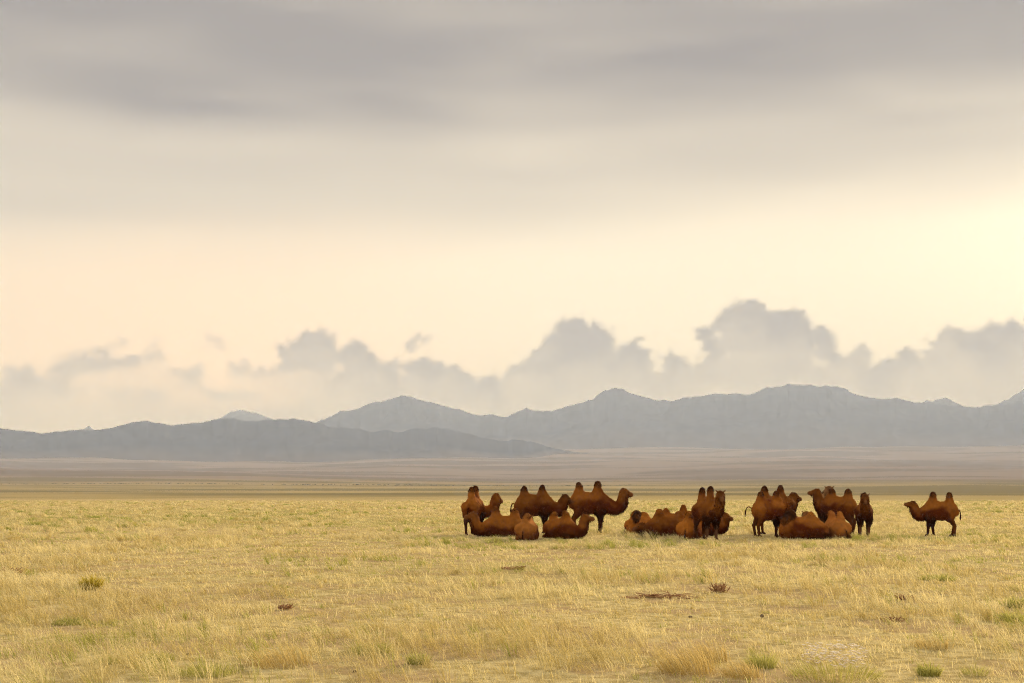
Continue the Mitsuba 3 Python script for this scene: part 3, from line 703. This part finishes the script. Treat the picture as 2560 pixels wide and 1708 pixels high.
def plume_colour(p, n, uv):
    return mikit.mix([0.46, 0.345, 0.10], [0.76, 0.63, 0.30], 0.4 * uv.x + 0.6 * uv.y)


def twig_colour(p, n, uv):
    return mikit.mix([0.30, 0.15, 0.080], [0.56, 0.36, 0.20], uv.x)


for nm, fn in (('leaf_surface', leaf_colour), ('fresh_surface', fresh_colour), ('plume_surface', plume_colour), ('twig_surface', twig_colour)):
    scene[nm] = thin(fn) if nm != 'twig_surface' else {'type': 'twosided', 'bsdf': {'type': 'diffuse', 'reflectance': mikit.proc(fn)}}
scene['petal_surface'] = {'type': 'twosided', 'bsdf': {'type': 'diffuse', 'reflectance': rgb(0.92, 0.86, 0.74)}}
scene['dung_surface'] = {'type': 'diffuse', 'reflectance': mikit.proc(lambda p, n, uv: mikit.mix([0.16, 0.12, 0.075], [0.32, 0.25, 0.16], mikit.fbm(p.x * 40, p.y * 40, p.z * 40, 3)))}


def lit(mesh, surface, up=0.45):
    """The mesh of blades with normals leaning upward."""
    v, f, uv = mesh
    g = np.cross(v[f[::3, 1]] - v[f[::3, 0]], v[f[1::3, 2]] - v[f[::3, 0]])
    g /= np.linalg.norm(g, axis=1, keepdims=True) + 1e-12
    g *= np.where(g[:, 2:] < 0, -1.0, 1.0)
    g = np.repeat(g * (1.2 - up) + np.array([0, 0, up]), 5, 0)
    g /= np.linalg.norm(g, axis=1, keepdims=True)
    return {'type': 'ply', 'filename': meshkit.write_ply((v, f), uv=uv, normals=g), 'face_normals': False, 'bsdf': {'type': 'ref', 'id': surface}}


USED = {}


def new_key(name):
    USED[name] = USED.get(name, -1) + 1
    return name if USED[name] == 0 else '%s_%03d' % (name, USED[name])


def at_foot(px, py):
    p = ground_at(px, py)
    return p, (py - HOR) / EYE                         # point, picture units per metre


def bush_blades(rg, c, n, r, h, wid, lean0, lean1, wind, zmin=0.0):
    a, q = rg.random(n) * 2 * math.pi, np.sqrt(rg.random(n))
    x, y = c[0] + r * q * np.cos(a), c[1] + r * q * np.sin(a)
    q2 = q + 0.25 * rg.random(n)
    x, y = c[0] + r * 1.25 * q2 * np.cos(a), c[1] + r * 1.25 * q2 * np.sin(a)
    lx_, ly_ = q * lean1 * np.cos(a) + wind * -1.0, q * lean1 * np.sin(a)
    return blades(x, y, h * rg.uniform(0.5, 1.05, n) * (1 - 0.35 * q * q), wid * rg.uniform(0.7, 1.3, n), np.hypot(lx_, ly_) + lean0, rg.uniform(0.05, 0.6, n), np.arctan2(ly_, lx_), rg.random(n) * math.pi, rg.random(n))


def plant(kind, cat, label, px, py, w, h, seed, surface, count=160, wid=0.010, lean=0.6, wind=0.1, group=None, leaves=True, flowers=0):
    """A tuft or herb: w, h in picture units. Its leaves, and stems or flowers, are parts."""
    c, u = at_foot(px, py)
    rg = np.random.default_rng(seed)
    key = new_key(kind)
    r, hh = 0.5 * w / u, h / u
    wid = wid * c[1] / 15.0
    scene[key + ('__foliage' if leaves else '__stalks')] = lit(bush_blades(rg, c, count, r, hh, wid, 0.05, lean, wind), surface)
    labels[key + ('__foliage' if leaves else '__stalks')] = {'kind': 'stuff'}
    if flowers:
        a, q = rg.random(flowers) * 2 * math.pi, np.sqrt(rg.random(flowers))
        ctr = np.stack([c[0] + r * 1.1 * q * np.cos(a), c[1] + r * 1.1 * q * np.sin(a), hh * rg.uniform(0.55, 1.25, flowers)], -1)
        vs, fs = [], []
        for i, p in enumerate(ctr):
            k = rg.uniform(0.7, 1.3)
            t = np.arange(6) * math.pi / 3
            ring = p + 0.017 * k * np.stack([np.cos(t), np.sin(t), 0.35 * np.ones(6)], -1)
            vs.append(np.vstack([ring, p[None] + [0, 0, -0.006], p[None] + [0, 0, 0.008]]))
            o = 8 * i
            for j in range(6):
                fs += [[o + j, o + (j + 1) % 6, o + 7], [o + (j + 1) % 6, o + j, o + 6]]
        scene[key + '__flowers'] = mikit.ply((np.vstack(vs), np.array(fs)), 'petal_surface')
        labels[key + '__flowers'] = {'kind': 'stuff'}
    labels[key] = {'label': label, 'category': cat}
    if group:
        labels[key]['group'] = group


def stick_mesh(p, q, r0, r1):
    d = q - p
    d = d / np.linalg.norm(d)
    u = np.cross(d, [0.31, 0.2, 0.93])
    u /= np.linalg.norm(u)
    w = np.cross(d, u)
    t = np.arange(5) * 2 * math.pi / 5
    ring = np.cos(t)[:, None] * u + np.sin(t)[:, None] * w
    v = np.vstack([p + ring * r0, q + ring * r1])
    j = np.arange(5)
    k = (j + 1) % 5
    return v, np.concatenate([np.stack([j, k, k + 5], -1), np.stack([j, k + 5, j + 5], -1)])


def twigs(label, px, py, w, h, seed, count=26):
    """A dead, reddish, half broken bush: crossing sticks."""
    c, u = at_foot(px, py)
    rg = np.random.default_rng(seed)
    key = new_key('dead_twigs')
    r, hh = 0.5 * w / u, h / u
    vs, fs, us, o = [], [], [], 0
    for i in range(count):
        a = rg.random() * 2 * math.pi
        p = np.array([c[0] + r * 0.7 * rg.normal(0, 0.6), c[1] + 0.5 * r * rg.normal(0, 0.6), 0.0])
        b = rg.random() * 2 * math.pi
        q = p + np.array([r * 0.7 * math.cos(b), r * 0.5 * math.sin(b), hh * rg.uniform(0.2, 1.0)])
        for (e0, e1, r0) in ((p, q, 0.010), (p * 0.4 + q * 0.6, p * 0.4 + q * 0.6 + np.array([rg.normal(0, 0.3) * r, rg.normal(0, 0.3) * r, hh * rg.uniform(0.1, 0.6)]), 0.006)):
            v_, f_ = stick_mesh(e0, e1, r0 * c[1] / 18, r0 * 0.5 * c[1] / 18)
            vs.append(v_)
            fs.append(f_ + o)
            us.append(np.full((len(v_), 2), rg.random()))
            o += len(v_)
    scene[key] = mikit.ply((np.vstack(vs), np.vstack(fs)), 'twig_surface', uv=np.vstack(us))
    labels[key] = {'label': label, 'category': 'twigs'}


def lump_thing(name, cat, label, px, py, w, h, seed):
    """A low rounded heap."""
    import trimesh
    c, u = at_foot(px, py)
    m = trimesh.creation.icosphere(3, 1.0)
    v_ = np.array(m.vertices)
    v_ *= (0.8 + 0.5 * meshkit.fbm(v_ * 1.9 + seed, 3, seed))[:, None]
    v_ *= np.array([0.36 * w / u, 0.30 * w / u, 0.42 * h / u])
    key = new_key(name)
    scene[key] = mikit.ply((v_ + c + [0, 0, 0.02], m.faces), 'dung_surface', smooth=True)
    labels[key] = {'label': label, 'category': cat}


plant('green_shrub', 'shrub', 'upright yellow green shrub standing alone in the straw at the left', 228, 1476, 30, 46, 1, 'fresh_surface', 260, 0.012, 0.35, 0.02)
plant('green_tuft', 'plant', 'bright green low herbs spreading in the grass at the lower left', 178, 1556, 60, 26, 2, 'leaf_surface', 380, 0.010, 0.8, 0.1)
plant('green_tuft', 'plant', 'long low strip of green herbs right of the low herbs at the lower left', 305, 1556, 130, 18, 3, 'leaf_surface', 520, 0.010, 0.8, 0.1)
plant('green_tuft', 'plant', 'small green tuft left of two neighbouring tufts at the bottom left', 272, 1662, 46, 30, 4, 'leaf_surface', 300, 0.008, 0.8, 0.1)
plant('green_tuft', 'plant', 'round olive green tuft right of two neighbouring tufts at the bottom left', 392, 1656, 56, 32, 5, 'leaf_surface', 360, 0.008, 0.8, 0.1)
plant('green_tuft', 'plant', 'broad green tuft with straw stems near the bottom edge, left of centre', 515, 1692, 96, 44, 6, 'leaf_surface', 460, 0.007, 0.6, 0.2)
plant('green_tuft', 'plant', 'compact fresh green tuft by itself at the bottom, just left of centre', 1046, 1664, 34, 42, 7, 'leaf_surface', 300, 0.008, 0.5, 0.05)
plant('green_tuft', 'plant', 'pale green feathery tuft among white dots, below the middle of the picture', 930, 1636, 70, 44, 8, 'leaf_surface', 300, 0.007, 0.6, 0.2)
plant('green_tuft', 'plant', 'olive green tuft behind the tall straw clumps at the bottom right', 1905, 1668, 46, 56, 9, 'leaf_surface', 260, 0.008, 0.5, 0.1)
plant('green_tuft', 'plant', 'dark green bushy tuft right of the white flowers', 2322, 1688, 34, 46, 10, 'leaf_surface', 320, 0.009, 0.4, 0.02)
plant('green_tuft', 'plant', 'thin dark herb with spreading stems in the bottom right corner', 2438, 1686, 40, 42, 11, 'leaf_surface', 120, 0.007, 0.7, 0.05)
plant('green_tuft', 'plant', 'bright green bush at the right edge of the picture', 2546, 1518, 36, 40, 12, 'leaf_surface', 320, 0.011, 0.5, 0.05)
plant('green_tuft', 'plant', 'lower green tuft just below the bush at the right edge', 2526, 1552, 40, 34, 13, 'leaf_surface', 260, 0.010, 0.5, 0.05)
plant('green_tuft', 'plant', 'wide pale green tuft in the straw at the right, above the bare patch', 2345, 1450, 60, 24, 14, 'leaf_surface', 300, 0.012, 0.7, 0.1)
plant('straw_clump', 'grass clump', 'tall golden straw clump leaning left, largest clump at the bottom right', 1722, 1682, 100, 96, 20, 'plume_surface', 420, 0.0065, 0.30, 0.35, leaves=False)
plant('straw_clump', 'grass clump', 'golden straw clump leaning left, behind the largest clump', 1778, 1652, 66, 70, 21, 'plume_surface', 260, 0.0065, 0.30, 0.35, leaves=False)
plant('straw_clump', 'grass clump', 'golden straw clump at the bottom, just left of the white flowers', 1856, 1692, 66, 66, 22, 'plume_surface', 260, 0.0065, 0.30, 0.30, leaves=False)
plant('straw_clump', 'grass clump', 'light straw clump bending left below the middle of the picture', 700, 1668, 110, 80, 23, 'plume_surface', 360, 0.0060, 0.35, 0.40, leaves=False)
plant('straw_clump', 'grass clump', 'light straw clump at the right, above the bottom right corner', 2330, 1618, 70, 40, 24, 'plume_surface', 220, 0.0070, 0.4, 0.2, leaves=False)
plant('flower_clump', 'flowers', 'clump of small white flowers over green leaves at the bottom right', 2086, 1694, 150, 66, 30, 'leaf_surface', 320, 0.008, 0.8, 0.05, flowers=230)
twigs('reddish dead twigs lying in the grass, left of the middle of the picture', 716, 1522, 42, 12, 41)
twigs('reddish dead twigs on bare soil at the right', 2262, 1498, 56, 12, 42, 30)
twigs('grey brown dead twigs at the left edge of the picture', 30, 1434, 52, 16, 43)
twigs('long line of broken brown twigs on bare ground, right of centre', 1640, 1494, 150, 12, 44, 26)
twigs('dry brown shrublet standing at the right end of the line of broken twigs', 1796, 1482, 42, 26, 45, 34)
twigs('second patch of reddish dead twigs, lower than the one on bare soil at the right', 2236, 1553, 44, 12, 46)
twigs('small patch of brown twigs near the middle, below the lying camels on the left', 1285, 1425, 60, 10, 47)
lump_thing('dung_heap', 'dung', 'small dark dropping on pale ground right of centre', 1726, 1546, 14, 7, 51)
lump_thing('dung_heap', 'dung', 'dark dropping in front of the grass at the bottom left', 470, 1642, 13, 8, 52)
lump_thing('stone', 'stone', 'small round grey stone right of the dark dropping', 1905, 1544, 13, 11, 53)
lump_thing('stone', 'stone', 'dark stone left of the golden straw clumps', 888, 1684, 14, 8, 54)

# far away: a broken line of scrub across the plain on the left, too small to pick apart
rg = np.random.default_rng(77)
import trimesh
vs, fs, o = [], [], 0
ball = trimesh.creation.icosphere(1, 1.0)
for i in range(300):
    az_ = math.radians(rg.uniform(-24, 6) if i < 300 else rg.uniform(-24, 24))
    r_ = (1690 + 50 * math.sin(az_ * 14) + rg.normal(0, 14)) if i < 300 else rg.uniform(900, 2600)
    x_, y_ = r_ * math.sin(az_), r_ * math.cos(az_)
    sz = rg.uniform(0.35, 0.85) * (1.0 if i < 300 else 0.6)
    v_ = np.array(ball.vertices) * np.array([sz * rg.uniform(0.8, 2.2), sz, sz * 0.8]) * rg.uniform(0.8, 1.2, (len(ball.vertices), 1)) + [x_, y_, float(plain_height(x_, y_)) + 0.3 * sz]
    vs.append(v_)
    fs.append(np.array(ball.faces) + o)
    o += len(v_)
scene['far_scrub'] = mikit.ply((np.vstack(vs), np.vstack(fs)), 'scrub_surface', smooth=True)
scene['scrub_surface'] = {'type': 'diffuse', 'reflectance': rgb(0.11, 0.10, 0.06)}
labels['far_scrub'] = {'label': 'thin broken line of dark scrub far out on the plain, below the left mountains', 'category': 'scrub', 'kind': 'stuff'}
